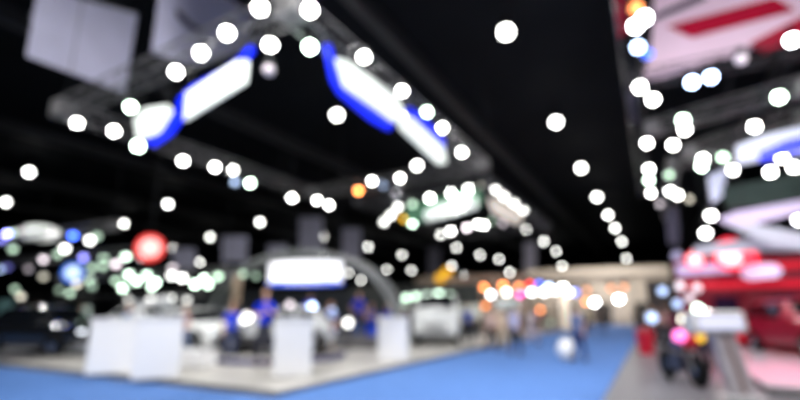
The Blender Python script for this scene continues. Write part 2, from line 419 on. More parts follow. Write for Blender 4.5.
light_box('light_box', 'small cream light box under the aisle arm of the second ring truss', 'sign', [
    ('lit_face', E('sign_cream', (250, 238, 225), 0.6), 'b', -4.95, 0.06, [(489, 198), (497, 200), (520, 214), (523, 222), (517, 224), (494, 212)])],
    [(495, 199, 'b', -5.0, Z2), (518, 214, 'b', -5.0, Z2)])
light_box('light_box', 'blue and white light box below the slanting trusses at the right', 'sign', [
    ('lit_face', E('sign_soft', (215, 220, 240), 0.5), 'a', 16, 0.2, [(736, 146), (765, 135), (806, 126), (806, 152), (775, 156), (738, 164)]),
    ('blue_edge', sign_blue, 'a', 15.95, 0.15, [(758, 152), (785, 140), (806, 135), (806, 149), (780, 156), (760, 160)])],
    [(745, 142, 'a', 16.1, 7.2), (800, 127, 'a', 16.1, 7.2)])
light_box('fascia_board', 'dark green fascia board beneath the blue and white light box', 'board', [
    ('board', M('dark_green_board', (30, 58, 48), 0.6), 'a', 17, 0.15, [(722, 188), (806, 172), (806, 202), (728, 208)])],
    [(740, 186, 'a', 17.05, 8), (800, 174, 'a', 17.05, 8)])
light_box('light_box', 'pale vertical light box hanging left of the green fascia board', 'sign', [
    ('lit_face', E('sign_pale', (205, 210, 235), 0.4), 'a', 18, 0.15, [(708, 176), (728, 168), (722, 196), (712, 204)])],
    [(716, 174, 'a', 18.05, 8)])

pink = M('pink_cloth', (232, 205, 222), 0.7, 0, 0.05, 0.8)
crimson = M('crimson_cloth', (170, 16, 50), 0.7, 0, 0.08, 1.0)
light_box('striped_banner', 'huge pinkish white overhead banner with crimson diagonal stripes at top right', 'banner', [
    ('white_panel', pink, 'a', 13.8, 0.08, [(640, 84), (720, 59), (806, 28), (806, -60), (655, -60), (653, 20), (650, 57)]),
    ('crimson_stripe', crimson, 'a', 13.74, 0.05, [(668, 26), (692, 37), (795, 10), (775, -3)]),
    ('crimson_stripe', crimson, 'a', 13.74, 0.05, [(750, 43), (764, 53), (806, 38), (806, 14)]),
    ('crimson_stripe', crimson, 'a', 13.74, 0.05, [(612, -20), (626, -20), (628, 30), (619, 38), (614, 20)]),
    ('grey_stripe', M('slate_cloth', (70, 66, 80), 0.7), 'a', 13.74, 0.05, [(652, 21), (656, 14), (700, -6), (708, -2)])],
    [(660, -55, 'a', 13.85, ZC), (800, -55, 'a', 13.85, ZC)])

def hang_banner(label, pts, pl, v, mat=lav, mark=None):
    items = [('cloth', mat, pl, v, 0.04, pts)]
    if mark: items.append(('dark_mark', M('dark_print', (60, 60, 78), 0.7), pl, v - (0.05 if pl == 'a' else -0.05), 0.03, mark))
    t = light_box('hanging_banner', label, 'banner', items)
    f = on_a if pl == 'a' else on_b
    ys = sorted(pts, key=lambda q: q[1])[:2]
    P, Q = [f(x, y, v) for x, y in ys]
    base = t.location
    bm = nb(); tube(bm, P - base, Q - base, 0.03, 6); obj('top_rail', bm, alu, t)
    for S in (P, Q):
        bm = nb(); tube(bm, S - base, Vector((S.x, S.y, ZC - 0.02)) - base, 0.012, 6); obj('cable', bm, black_steel, t)
hang_banner('large lavender grey banner hanging at the top left corner', [(27, 56), (39, -14), (138, 14), (125, 93)], 'b', -15.5)
hang_banner('lavender grey banner with a dark swoosh, hanging above the near truss', [(152, 53), (163, -40), (262, 0), (240, 50), (200, 66)], 'b', -13.0,
            mark=[(176, 8), (182, 12), (192, 24), (206, 30), (204, 33), (188, 28), (178, 18)])
for lab, pts in (('tall lavender banner hanging far off above the white oval sign', [(299, 217), (323, 217), (323, 252), (299, 252)]),
                 ('narrow lavender banner hanging right of the tall far one', [(342, 228), (361, 228), (361, 258), (342, 258)]),
                 ('lavender banner hanging far off behind the outer truss lamps', [(222, 236), (247, 236), (247, 262), (222, 262)]),
                 ('small square lavender banner left of the white oval sign', [(268, 244), (287, 244), (287, 258), (268, 258)]),
                 ('narrow dim banner hanging just left of the amber lamps', [(428, 248), (441, 248), (441, 274), (428, 274)]),
                 ('narrow dim banner hanging near the far end right of centre', [(524, 242), (536, 242), (536, 270), (524, 270)]),
                 ('small violet banner hanging behind the red glowing sign', [(172, 248), (195, 248), (195, 270), (172, 270)]),
                 ('narrow dim banner hanging below the right edge lamps', [(666, 208), (678, 208), (680, 244), (668, 244)]),
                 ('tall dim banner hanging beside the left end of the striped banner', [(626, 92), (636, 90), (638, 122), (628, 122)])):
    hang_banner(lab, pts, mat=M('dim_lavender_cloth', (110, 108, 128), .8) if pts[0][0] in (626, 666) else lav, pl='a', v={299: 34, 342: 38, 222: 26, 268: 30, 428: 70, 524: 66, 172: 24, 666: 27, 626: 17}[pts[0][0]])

def glow_sign(label, px, py, a, d, rim, core, s1, s2, n=24, drop_to=None, squash=1.0, cat='sign'):
    P = on_a(px, py, a); dist = P.length; r = d / 2 * dist / F
    ha, hb = hall(P)
    t = thing('glowing_sign', label, cat, P, math.atan2(-hb, ha))
    bm = nb(); lathe(bm, [(r * 0.92, -0.12), (r, -0.08), (r, 0.08), (r * 0.92, 0.12)], n, axis='Y'); bmesh.ops.scale(bm, vec=(1, 1, squash), verts=bm.verts); obj('rim', bm, E(label[:12] + 'rim', rim, s1), t)
    bm = nb(); lathe(bm, [(r * 0.7, -0.16), (r * 0.7, -0.1)], n, axis='Y'); bmesh.ops.scale(bm, vec=(1, 1, squash), verts=bm.verts); obj('emblem_disc', bm, E(label[:12] + 'core', core, s2), t)
    if drop_to is not None:
        bm = nb(); tube(bm, (0, 0, r * squash), (0, 0, drop_to - P.z), 0.015, 6); obj('hanging_rod', bm, black_steel, t)
glow_sign('round red sign with glowing white centre, hanging at the left', 150, 248, 12.0, 23, (250, 66, 62), (255, 190, 184), 0.95, 1.05, drop_to=ZC - 0.02)
glow_sign('round sky blue sign with white centre, low at the left', 73, 272.7, 14.0, 15, (60, 130, 255), (215, 235, 255), 0.9, 1.3, drop_to=ZC - 0.02)
glow_sign('long oval white lamp panel hanging at the upper left', 40, 233, 12.0, 28, (235, 240, 232), (245, 250, 242), 0.75, 0.9, drop_to=ZC - 0.02, squash=0.45)
glow_sign('round amber sign, upper of the touching amber pair', 447, 272, 40, 9, (255, 190, 20), (255, 195, 20), 0.9, 0.9, drop_to=ZC - 0.02)
glow_sign('round amber sign, lower of the touching amber pair', 440, 278, 39, 9, (255, 190, 20), (255, 195, 20), 0.9, 0.9, drop_to=ZC - 0.02)

# oval sign above the middle stand: a curved lit band
def oval_sign():
    P = on_a(305, 275, 16); base = Vector((P.x, P.y, P.z))
    t = thing('oval_light_sign', 'wide white glowing oval sign hanging over the people in blue', 'sign', base)
    def band(rx, ry, z0, z1, zt=0.0):
        bm = nb(); n = 48; rings = []
        for rr in (1.0, 0.93):
            for z in (z0, z1):
                rings.append([bm.verts.new((rx * rr * math.cos(2 * math.pi * k / n), ry * rr * math.sin(2 * math.pi * k / n), z + zt * math.cos(2 * math.pi * k / n))) for k in range(n)])
        o0, o1, i0, i1 = rings
        for k in range(n):
            j = (k + 1) % n
            for a, b_ in ((o0, o1), (o1, i1), (i1, i0), (i0, o0)): bm.faces.new((a[k], a[j], b_[j], b_[k]))
        return bm
    obj('lit_band', band(1.75, 1.15, -0.32, 0.5), E('oval_white', (250, 250, 255), 1.15), t)
    obj('blue_lower_rim', band(1.78, 1.18, -0.4, -0.32), E('oval_blue', (70, 110, 255), 0.6), t)
    obj('top_ring', band(1.72, 1.12, 0.5, 0.58), alu, t)
    for sx, sy in ((1, 0), (-1, 0), (0, 1), (0, -1)):
        bm = nb(); tube(bm, (1.7 * sx, 1.1 * sy, 0.55), (1.7 * sx, 1.1 * sy, ZC - 0.02 - base.z), 0.012, 6); obj('cable', bm, black_steel, t)
oval_sign()

# grey arch over the middle stand
def arch():
    A = on_a(212, 322, 17.5); B = on_a(402, 322, 17.5); A.z = B.z = 0.09
    mid = (A + B) / 2; W = (B - A).length / 2
    t = thing('stand_arch', 'broad grey arch curving over the middle stand behind the oval sign', 'arch', mid)
    hgt = on_a(320, 251, 17.5).z - 0.09
    def pt(k, n, dy): 
        u = math.pi * k / n; return Vector((-W * math.cos(u), dy, hgt * math.sin(u) ** 0.8))
    for dy in (-0.35, 0.35):
        bm = nb(); n = 28
        for k in range(n): tube(bm, pt(k, n, dy), pt(k + 1, n, dy), 0.11, 8)
        obj('arch_rib', bm, M('arch_grey', (150, 152, 152), 0.5), t)
    for k in range(2, 28, 3):
        bm = nb(); tube(bm, pt(k, 28, -0.35), pt(k, 28, 0.35), 0.03, 6); obj('cross_bar', bm, alu, t)
arch()

# ------------------------------------------------------------------ counters and furniture
def podium(label, px, py, w, h, d=0.45, zbase=0.09, panel=None, rz=0.0, mat=white_lam):
    P = at_h(px, py, zbase)
    t = thing('white_podium', label, 'podium', P, rz)
    bm = nb(); box(bm, (0, 0, h / 2 - 0.02), (w, d, h - 0.08), bev=0.015); obj('body', bm, mat, t)
    bm = nb(); box(bm, (0, 0, h - 0.03), (w + 0.06, d + 0.06, 0.05), bev=0.012); obj('top', bm, white_lam, t)
    bm = nb(); box(bm, (0, 0, 0.03), (w - 0.06, d - 0.06, 0.06)); obj('plinth', bm, grey_plastic, t)
    if panel:
        bm = nb(); box(bm, (0, -d / 2 - 0.006, h * 0.55), (w * 0.6, 0.012, h * 0.5)); obj('front_panel', bm, M('pale_panel', panel, 0.4), t)
    return t
podium('square white podium, left one of the two at the platform front', 108, 374, 0.94, 1.28, d=.3, rz=1.02)
podium('square white podium, right one of the two at the platform front', 155, 379, 0.94, 1.33, d=.3, rz=.92)
podium('white podium standing alone by the aisle corner of the platform', 292, 377, 0.84, 1.3, rz=0.68)
podium('white podium farther along the aisle edge, beside the white van', 393, 361, 0.88, 1.25, rz=0.5)
podium('small white side table right of the paired podiums', 190, 366, 1.3, 0.42, d=0.6)

t = thing('raised_stage', 'raised dark stage carrying the people in blue behind the turntable', 'stage', H(16.7, -11.9, .09))
bm = nb(); box(bm, (0, 0, .22), (5.0, 2.0, .44), bev=.02); obj('deck', bm, M('stage_grey', (90, 88, 90), 0.5), t)
bm = nb(); box(bm, (0, -1.15, .11), (2.0, .3, .22), bev=.01); obj('step', bm, M('stage_grey', (90, 88, 90), 0.5), t)

# white swooping ribbon rising behind the paired podiums
def ribbon():
    pts = [(117, 336), (124, 328), (132, 318), (140, 309), (152, 302), (168, 298)]
    Ps = [on_a(x, y, 9.6) for x, y in pts]
    base = Vector((Ps[0].x, Ps[0].y, 0.09))
    t = thing('ribbon_sculpture', 'white swooping ribbon stand rising between the paired podiums', 'display stand', base)
    t.rotation_euler = (0, 0, 0)
    bm = nb(); n = len(Ps)
    for i in range(n - 1):
        tube(bm, Ps[i] - base, Ps[i + 1] - base, 0.13 - 0.01 * i, 10, 0.12 - 0.01 * i)
        ball(bm, Ps[i + 1] - base, 0.12 - 0.01 * i, 2)
    obj('ribbon', bm, white_paint, t, True)
    bm = nb(); tube(bm, (0, 0, 0.0), Ps[0] - base, 0.09, 10); obj('post', bm, white_paint, t)
    bm = nb(); lathe(bm, [(0.35, 0), (0.35, 0.04), (0.1, 0.08)], 20); obj('foot', bm, white_paint, t)
ribbon()

# turntable
TC = at_h(277, 357, 0.09); TC = H(12.1, -8.95, 0.09) if False else TC
t = thing('car_turntable', 'round navy edged turntable under the silver hatchback', 'turntable', TC)
bm = nb(); lathe(bm, [(2.15, 0), (2.15, 0.1), (2.1, 0.12)], 48); obj('navy_rim', bm, navy, t)
bm = nb(); lathe(bm, [(2.02, 0.1), (2.02, 0.14)], 48); obj('pale_deck', bm, plat_mat, t)

# ------------------------------------------------------------------ cars
def car(label, loc, rz, paint, L=4.4, Hh=1.66, W=1.84, clad=False, lights=True, boxy=False, name='parked_car'):
    t = thing(name, label, 'car', loc, rz)
    sx = W / 1.84; sy = L / 4.5; sz = Hh / 1.66
    if boxy:
        st = [(-2.25, .38, .85, .9, .80, .66), (-2.1, .25, 1.05, 1.12, .9, .74), (-1.75, .25, 1.1, 1.22, .92, .8), (-1.15, .25, 1.1, 1.68, .93, .78),
              (.9, .25, 1.1, 1.72, .93, .78), (2.05, .25, 1.1, 1.7, .93, .78), (2.2, .3, 1.05, 1.2, .9, .76), (2.25, .4, .85, .9, .86, .7)]
    else:
        st = [(-2.25, .36, .72, .76, .72, .58), (-2.1, .25, .88, .94, .87, .7), (-1.4, .25, .97, 1.05, .92, .76), (-1.0, .25, 1.0, 1.12, .92, .76),
              (-.3, .25, 1.02, 1.6, .93, .66), (.8, .25, 1.04, 1.66, .93, .66), (1.6, .25, 1.05, 1.58, .92, .64), (2.08, .3, 1.04, 1.12, .88, .7), (2.25, .4, .85, .9, .82, .6)]
    def sec(s):
        y, zb, zl, zt, wb, wt = s
        h = [(wb * .86, zb), (wb * .98, zb + .14), (wb + .015, (zb + zl) / 2 + .05), (wb, zl), (wt, zt - .05), (wt * .82, zt), (0, zt + .02)]
        pts = [(-x, z) for x, z in h] + [(x, z) for x, z in h[:-1][::-1]]
        return [Vector((x * sx, y * sy, z * sz)) for x, z in pts]
    bm = nb(); rings = [[bm.verts.new(p) for p in sec(s)] for s in st]
    n = len(rings[0])
    for i in range(len(rings) - 1):
        for k in range(n):
            j = (k + 1) % n
            bm.faces.new((rings[i][k], rings[i][j], rings[i + 1][j], rings[i + 1][k]))
    bm.faces.new(rings[0]); bm.faces.new(rings[-1][::-1])
    body = obj('body', bm, paint, t, True)
    m = body.modifiers.new('bevel', 'BEVEL'); m.width = 0.02; m.segments = 2; m.limit_method = 'ANGLE'
    # glass: windscreen, rear window, side windows
    iw = 2 if boxy else 3
    def pane(name, q, off):
        bm = nb(); prism(bm, [Vector(p) + Vector(off) * 0.004 for p in q], Vector(off) * 0.018); obj(name, bm, glass_dark, t)
    a, b_ = sec(st[iw]), sec(st[iw + 1])
    mix = lambda p, q, f: p + (q - p) * f
    for nm, (s0, s1) in (('windscreen', (a, b_)), ('rear_window', (sec(st[-3]) if True else 0, sec(st[-2])))):
        l0, l1 = s0[4], s1[4]; r0, r1 = s0[8], s1[8]
        if nm == 'windscreen': q = [mix(l0, l1, .08), mix(r0, r1, .08), mix(r0, r1, .93), mix(l0, l1, .93)]; off = (0, -1, .8)
        else: q = [mix(l0, l1, .12), mix(r0, r1, .12), mix(r0, r1, .85), mix(l0, l1, .85)]; off = (0, 1, .7)
        off = Vector(off).normalized(); f0, f1 = (.1, .93) if nm == 'windscreen' else (.12, .85)
        bm = nb(); lo = [mix(s0[i], s1[i], f0) for i in range(4, 9)]; hi = [mix(s0[i], s1[i], f1) for i in range(4, 9)]
        rows = [[bm.verts.new(Vector((p.x * .93, p.y, p.z)) + off * h_) for p in r_] for h_ in (.006, .026) for r_ in (lo, hi)]
        for u_, v_ in ((0, 1), (2, 3), (0, 2), (1, 3)):
            for i in range(4): bm.faces.new((rows[u_][i], rows[u_][i + 1], rows[v_][i + 1], rows[v_][i]))
        for i in (0, 4): bm.faces.new((rows[0][i], rows[1][i], rows[3][i], rows[2][i]))
        obj(nm, bm, glass_dark, t)
    for s in (-1, 1):
        for i in range(iw + 1, len(st) - 3):
            A_, B_ = sec(st[i]), sec(st[i + 1])
            lo0, hi0, lo1, hi1 = [Vector((abs(v.x) * s, v.y, v.z)) for v in (A_[3], A_[4], B_[3], B_[4])]
            q = [mix(mix(lo0, lo1, .05), mix(hi0, hi1, .05), .1), mix(mix(lo0, lo1, .95), mix(hi0, hi1, .95), .1),
                 mix(mix(lo0, lo1, .95), mix(hi0, hi1, .95), .9), mix(mix(lo0, lo1, .05), mix(hi0, hi1, .05), .9)]
            pane('side_window', q, (s, 0, .35))
        for y in (-1.38, 1.36):
            bm = nb(); lathe(bm, [(.2, -.11), (.33, -.12), (.36, -.08), (.36, .08), (.33, .12), (.2, .11)], 24, (s * (W / 2 - .1), y * sy, .36), 'X')
            w = obj('wheel', bm, rubber, t, True)
            bm = nb(); lathe(bm, [(.22, 0), (.22, .03), (.07, .05)] if s > 0 else [(.22, 0), (.22, -.03), (.07, -.05)], 20, (s * (W / 2 + .012), y * sy, .36), 'X')
            for k in range(5): tube(bm, (s * (W / 2 + .03), y * sy, .36), (s * (W / 2 + .03), y * sy + .2 * math.cos(k * 1.257), .36 + .2 * math.sin(k * 1.257)), .025, 5)
            obj('rim', bm, chrome, w)
            bm = nb(); lathe(bm, [(.42, -.01), (.42, .01)], 24, (s * (W / 2 + .0), y * sy, .38), 'X'); obj('wheel_arch', bm, rubber, t)
        bm = nb(); ball(bm, (s * .62 * sx, -2.16 * sy, .76 * sz), .14, 2, (1.3, .5, .55))
        obj('headlight', bm, E('headlight', (240, 246, 255), 3.0) if lights else chrome, t, True)
        bm = nb(); box(bm, (s * .74 * sx, 2.19 * sy, .92 * sz), (.2, .08, .16), bev=.02); obj('tail_light', bm, M('red_lens', (150, 10, 14), 0.25), t)
        bm = nb(); box(bm, (s * (W / 2 + .1), -.85 * sy, 1.08 * sz), (.2, .1, .14), bev=.03); obj('wing_mirror', bm, paint, t)
    if clad:
        bm = nb(); box(bm, (0, 0, .4), (W + .05, 4.1 * sy, .36), bev=.05); obj('lower_cladding', bm, M('black_cladding', (26, 24, 26), .6), t)
    bm = nb()
    for k in range(4): box(bm, (0, -2.235 * sy, (.5 + .07 * k) * sz), (.95 * sx, .05, .035))
    obj('grille', bm, black_steel, t)
    bm = nb(); box(bm, (0, -2.24 * sy, .36 * sz), (1.5 * sx, .14, .2), bev=.04); obj('bumper', bm, grey_plastic, t)
    return t
white_car = M('white_car_paint', (240, 242, 240), 0.4, 0, 0.02)
silver_car = M('silver_car_paint', (205, 206, 206), 0.22, 0.3, 0.03, coat=1)
black_car = M('black_car_paint', (24, 26, 30), 0.15, 0.2, 0.05, coat=1)
red_car = M('red_car_paint', (150, 8, 44), 0.35, 0.1, 0.05)
blue_car = M('blue_car_paint', (40, 80, 150), 0.2, 0.2, 0.05, coat=1)
car('white high-roofed van facing the aisle beside the fourth podium', H(20.6, -8.9, 0.09), R(20), white_car, 4.6, 2.05, 1.95, boxy=True, name='display_van')
car('silver hatchback on the navy edged turntable', TC + Vector((0, 0, 0.14)), R(-62), silver_car, 3.7, 1.4, 1.7, clad=True)
car('black car at the far left with pale reflections on its side', at_h(48, 353, 0.09), R(100), black_car, 4.5, 1.6)
car('white car half hidden behind the paired white podiums', H(12.4, -15.0, 0.09), R(82), white_car, 4.3, 1.5)
car('glossy red car on the white platform under the zigzag fascia', H(20.2, 4.3, 0.14), R(20), red_car, 4.5, 1.75, 1.9, lights=False)

# ------------------------------------------------------------------ red stand on the right
def stand_wall(label, a, b0, b1, h, mat, th=0.2, name='stand_wall', zb=0.0):
    t = thing(name, label, 'wall panel', H(a, (b0 + b1) / 2, zb))
    bm = nb(); n = max(1, int((b1 - b0) / 1.5)); w = (b1 - b0) / n
    for k in range(n): box(bm, (b0 + w * (k + .5) - (b0 + b1) / 2, 0, h / 2), (w - 0.012, th, h), bev=0.006)
    obj('boards', bm, mat, t)
    bm = nb(); box(bm, (0, -th / 2 - .01, .06), (b1 - b0, .02, .12)); obj('skirting', bm, grey_plastic, t)
    return t
w = stand_wall('tall glowing red back wall of the stand at the right', 23.0, 0.9, 8.9, 3.6, M('magenta_red_board', (150, 10, 48), 0.4))
red_glow = E('red_glow', (225, 6, 44), 0.5)
for z, hh in ((3.2, 0.25), (2.5, 0.25), (0.6, 0.5)):
    bm = nb(); box(bm, (0, -0.16, z), (7.4, 0.05, hh), bev=0.01); obj('lit_strip', bm, red_glow, w)
for x in (-2.4, -0.6, 1.2, 3.0):
    bm = nb(); box(bm, (x, -0.17, 1.6), (0.8, 0.06, 0.9), bev=0.02); obj('dark_screen', bm, M('dark_screen', (52, 40, 72), 0.15), w)
light_box('lit_sign_strip', 'lavender lit sign strip across the left of the red wall', 'sign', [
    ('lit_face', E('lav_face', (215, 205, 250), 0.65), 'a', 22.6, 0.1, [(677, 265), (733, 263), (735, 268), (732, 272), (680, 276), (676, 271)])])
light_box('lit_sign_strip', 'rounded lavender lit sign at the right of the red wall', 'sign', [
    ('lit_face', E('lav_face2', (220, 212, 250), 0.75), 'a', 22.2, 0.1, [(742, 268), (750, 264), (776, 264), (783, 270), (778, 277), (750, 280), (742, 276)])])
glow_sign('large round red and white glowing emblem above the red wall', 731, 254, 21.5, 26, (255, 30, 60), (255, 200, 205), 1.2, 2.2, drop_to=7.0)
glow_sign('small red glowing disc right beside the large glowing emblem', 748, 257, 21.4, 14, (255, 20, 50), (255, 70, 90), 0.9, 1.0, drop_to=7.0)
glow_sign('red and pink glowing disc left of the large glowing emblem', 695, 260, 21.5, 14, (255, 20, 40), (255, 200, 205), 1.0, 1.9, drop_to=7.0)
glow_sign('small lavender disc sign at the left end of the red wall', 677, 256, 21.5, 8, (170, 165, 200), (175, 170, 205), 0.3, 0.3, drop_to=7.0)

# zigzag fascia: solid white beams
def zig():
    a = 16.2
    fr = M('white_gloss_beam', (225, 222, 235), 0.3, 0, 0.03)
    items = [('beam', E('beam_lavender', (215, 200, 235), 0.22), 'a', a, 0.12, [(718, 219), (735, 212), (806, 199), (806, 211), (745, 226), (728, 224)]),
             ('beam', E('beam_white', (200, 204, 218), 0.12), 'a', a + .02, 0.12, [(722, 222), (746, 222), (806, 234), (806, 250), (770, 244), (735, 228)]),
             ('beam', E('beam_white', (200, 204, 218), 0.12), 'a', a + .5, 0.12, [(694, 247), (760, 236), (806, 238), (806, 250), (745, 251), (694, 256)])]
    light_box('zigzag_fascia', 'white and lavender zigzag fascia beams above the red stand', 'fascia', items,
              [(745, 218, 'a', a + .2, 7.6), (800, 206, 'a', a + .2, 7.6)])
zig()
# lectern in the right foreground
P = at_h(742, 398, 0.0)
t = thing('slanted_lectern', 'tall white lectern with leaning grey post at the right of the walkway', 'lectern', P, R(25))
bm = nb(); box(bm, (0, 0, .02), (.62, .5, .04), bev=.01); obj('base', bm, white_paint, t)
bm = nb(); prism(bm, [(-.2, -.09, .04), (.22, -.09, .04), (-.02, -.09, 1.2), (-.42, -.09, 1.2)], (0, .18, 0)); obj('post', bm, M('warm_grey_post', (205, 200, 205), 0.4), t)
bm = nb(); prism(bm, [(-.02, -.1, .1), (.06, -.1, .1), (-.15, -.1, 1.15), (-.23, -.1, 1.15)], (0, .02, 0)); obj('brown_strip', bm, M('brown_strip', (150, 120, 112), 0.5), t)
bm = nb(); box(bm, (-.34, -.05, 1.32), (.95, .45, .38), rot=Matrix.Rotation(R(-12), 3, 'X'), bev=.05); obj('head_box', bm, white_lam, t)
bm = nb(); box(bm, (-.34, -.285, 1.33), (.74, .02, .22), rot=Matrix.Rotation(R(-12), 3, 'X')); obj('screen', bm, E('screen_soft', (215, 218, 240), 0.5), t)

# red bin
t = thing('red_bin', 'small red bin standing at the right edge of the blue carpet', 'bin', at_h(647, 354, 0), 0)
bm = nb(); lathe(bm, [(.24, 0), (.32, .75), (.34, .78), (.3, .8)], 20); obj('body', bm, red_paint, t)
bm = nb(); lathe(bm, [(.33, .8), (.2, .9), (.05, .93)], 20); obj('lid', bm, M('dark_red_plastic', (140, 20, 30), 0.4), t)

# motorcycle
def motorcycle():
    t = thing('motorcycle', 'black motorcycle with pink and yellow lamps parked by the lectern', 'motorcycle', at_h(684, 383, 0), R(22))
    for y in (-.7, .72):
        bm = nb(); lathe(bm, [(.22, -.05), (.3, -.075), (.33, -.03), (.33, .03), (.3, .075), (.22, .05)], 24, (0, y, .33), 'X'); w = obj('wheel', bm, rubber, t, True)
        bm = nb()
        for k in range(6): tube(bm, (0, y, .33), (0, y + .23 * math.cos(k * 1.047), .33 + .23 * math.sin(k * 1.047)), .014, 5)
        lathe(bm, [(.05, -.06), (.05, .06)], 12, (0, y, .33), 'X'); obj('spokes', bm, chrome, w)
    bm = nb()
    for s in (-1, 1): tube(bm, (s * .1, -.7, .33), (s * .1, -.42, .98), .028, 8)
    obj('front_fork', bm, chrome, t)
    bm = nb(); box(bm, (0, 0, .45), (.34, .55, .4), bev=.06); obj('engine', bm, M('engine_grey', (80, 82, 96), 0.4, 0.6), t)
    bm = nb(); ball(bm, (0, -.12, .85), .25, 2, (.8, 1.25, .65)); obj('fuel_tank', bm, M('purple_tank', (44, 40, 120), 0.2, coat=1), t, True)
    bm = nb(); box(bm, (0, .42, .82), (.28, .7, .12), bev=.05); obj('saddle', bm, rubber, t)
    bm = nb(); tube(bm, (-.36, -.32, 1.06), (.36, -.32, 1.06), .016, 8)
    for s in (-1, 1): tube(bm, (s * .26, -.32, 1.06), (s * .4, -.28, 1.06), .024, 8)
    obj('handlebar', bm, black_steel, t)
    bm = nb(); ball(bm, (0, -.5, .92), .17, 2, (1.1, .6, 1.2)); obj('front_cowl', bm, red_paint, t, True)
    bm = nb(); ball(bm, (-.2, -.54, 1.02), .12, 2, (1.2, .5, 1)); obj('headlamp', bm, E('pink_lamp', (255, 120, 200), 2.5), t, True)
    bm = nb(); ball(bm, (.2, -.54, 1.02), .1, 2, (1.1, .5, 1.3)); obj('indicator', bm, E('yellow_lamp', (255, 205, 60), 1.3), t, True)
    bm = nb(); tube(bm, (.17, .1, .3), (.2, .85, .42), .05, 10); obj('exhaust', bm, chrome, t)
    bm = nb(); tube(bm, (-.05, 0, .3), (-.3, .05, 0), .015, 6); obj('side_stand', bm, black_steel, t)
motorcycle()
# lamp stands behind the motorcycle
def lamp_stand(label, px, py, a, heads):
    B = on_a(px, py, a); base = Vector((B.x, B.y, 0))
    t = thing('lamp_stand', label, 'lamp', base)
    t.rotation_euler = (0, 0, 0)
    bm = nb(); tube(bm, (0, 0, 0), (0, 0, B.z), .02, 8); obj('pole', bm, black_steel, t)
    for k in range(3):
        bm = nb(); u = k * 2.094; tube(bm, (0, 0, .35), (.35 * math.cos(u), .35 * math.sin(u), 0), .014, 6); obj('leg', bm, black_steel, t)
    for hx, hy, col, fr, d in heads:
        Q = on_a(hx, hy, a) - base
        bm = nb(); ball(bm, Q, d / 2, 2); obj('lamp_globe', bm, E('stand_%s_%d' % (col, fr * 10), TINT[col], fr), t, True)
        bm = nb(); tube(bm, (0, 0, B.z), Q, .014, 6); obj('arm', bm, black_steel, t)
lamp_stand('tripod lamp with greenish white twin globes beside the lectern head', 702, 316, 14.2, [(698, 309, 'g', 9, .2), (707.5, 314, 'w', 8, .2)])
lamp_stand('tripod lamp with a single warm white globe above the motorcycle', 684, 322, 14.6, [(684, 319, 'n', 7, .22)])
lamp_stand('tripod lamp with faint globes at the left edge of the red stand', 676, 306, 17.5, [(677.5, 304, 'k', 1.6, .25), (662.5, 291, 'k', 1.8, .25), (680, 286, 'p', 1.5, .25), (697, 288, 'p', 1.1, .25), (652, 318, 'k', 2.2, .3), (690, 298, 'p', 1.2, .22)])
lamp_stand('tripod lamp with bright bluish globes behind the silver hatchback', 318, 312, 15.5, [(312, 307, 'k', 8, .3), (331, 311, 'k', 4, .26)])
lamp_stand('tripod lamp with greenish globe in front of the people in blue', 279, 310, 14.4, [(270, 307, 't', 4, .24), (290, 305, 'p', 2.2, .24)])
lamp_stand('tripod with large glowing globe added for a reflection beside the silver hatchback', 247, 326, 12.6, [(247, 319, 'w', 5, .42), (244, 330, 'w', 2.5, .3)])  # glowing globe added in place of a bright white reflection
lamp_stand('tripod lamp with small white globe beside the paired podiums', 174, 326, 10.6, [(174.6, 324.6, 'w', 1.6, .28), (102, 327, 'p', 1.1, .25)])
lamp_stand('tripod lamp with faint green globes above the blue shirts', 250, 278, 15.6, [(243, 274, 't', 2.6, .22), (256, 276, 't', .8, .22)])
lamp_stand('tripod lamp with white globe by the blue skirted person', 350, 330, 15.2, [(348, 323, 'w', 4, .3)])

# ------------------------------------------------------------------ far stands
w = stand_wall('long beige facade closing the view at the end of the aisle', 50.0, -11.5, 1.6, 5.4, beige)
bm = nb(); box(bm, (0, -.3, 5.0), (13.0, .4, .5), bev=.03); obj('canopy', bm, M('cream_canopy', (226, 214, 198), 0.7), w)
for x in (-3, 0.5, 4): 
    bm = nb(); box(bm, (x, -.14, 1.1), (1.6, .08, 2.0), bev=.02); obj('dark_opening', bm, M('dark_opening', (46, 44, 40), 0.5), w)
stand_wall('beige stall wall with orange lamps left of the aisle end', 40.0, -19.5, -9.4, 4.4, beige)
stand_wall('dark panel wall behind the white van', 28.5, -19.0, -9.5, 3.1, M('dark_panel', (66, 68, 66), 0.6))
stand_wall('dark partition behind the cars at the far left', 30.6, -62, -20, 3.0, M('charcoal_panel', (56, 60, 66), 0.6))
stand_wall('charcoal wall between the red stand and the aisle end', 34.0, -0.4, 9, 3.3, M('brown_panel', (110, 98, 92), 0.6))
def beam_lamps(where, a, x0, x1, ypx, lst, d, noun):
    P = on_a(x0, ypx, a); Q = on_a(x1, ypx, a); P.z = Q.z = (P.z + Q.z) / 2
    mid = (P + Q) / 2
    t = bpy.data.objects.new('lamp_rail', None); C.objects.link(t); t.location = mid
    tag(t, 'slim black lamp rail on posts, ' + where, 'rail')
    bm = nb(); tube(bm, P - mid, Q - mid, .05, 8); obj('rail', bm, black_steel, t)
    for S in (P, Q):
        bm = nb(); tube(bm, S - mid, Vector((S.x, S.y, 0)) - mid, .05, 8); obj('post', bm, black_steel, t)
    lamps([(P, Q)], 'the rail ' + where.replace('in front of the white van', 'before the van').replace('at the end of the aisle', 'at the aisle end'), [(x, y, 'a', a, c_, f_) for x, y, c_, f_ in lst], d, name='stall_lamp', noun=noun)
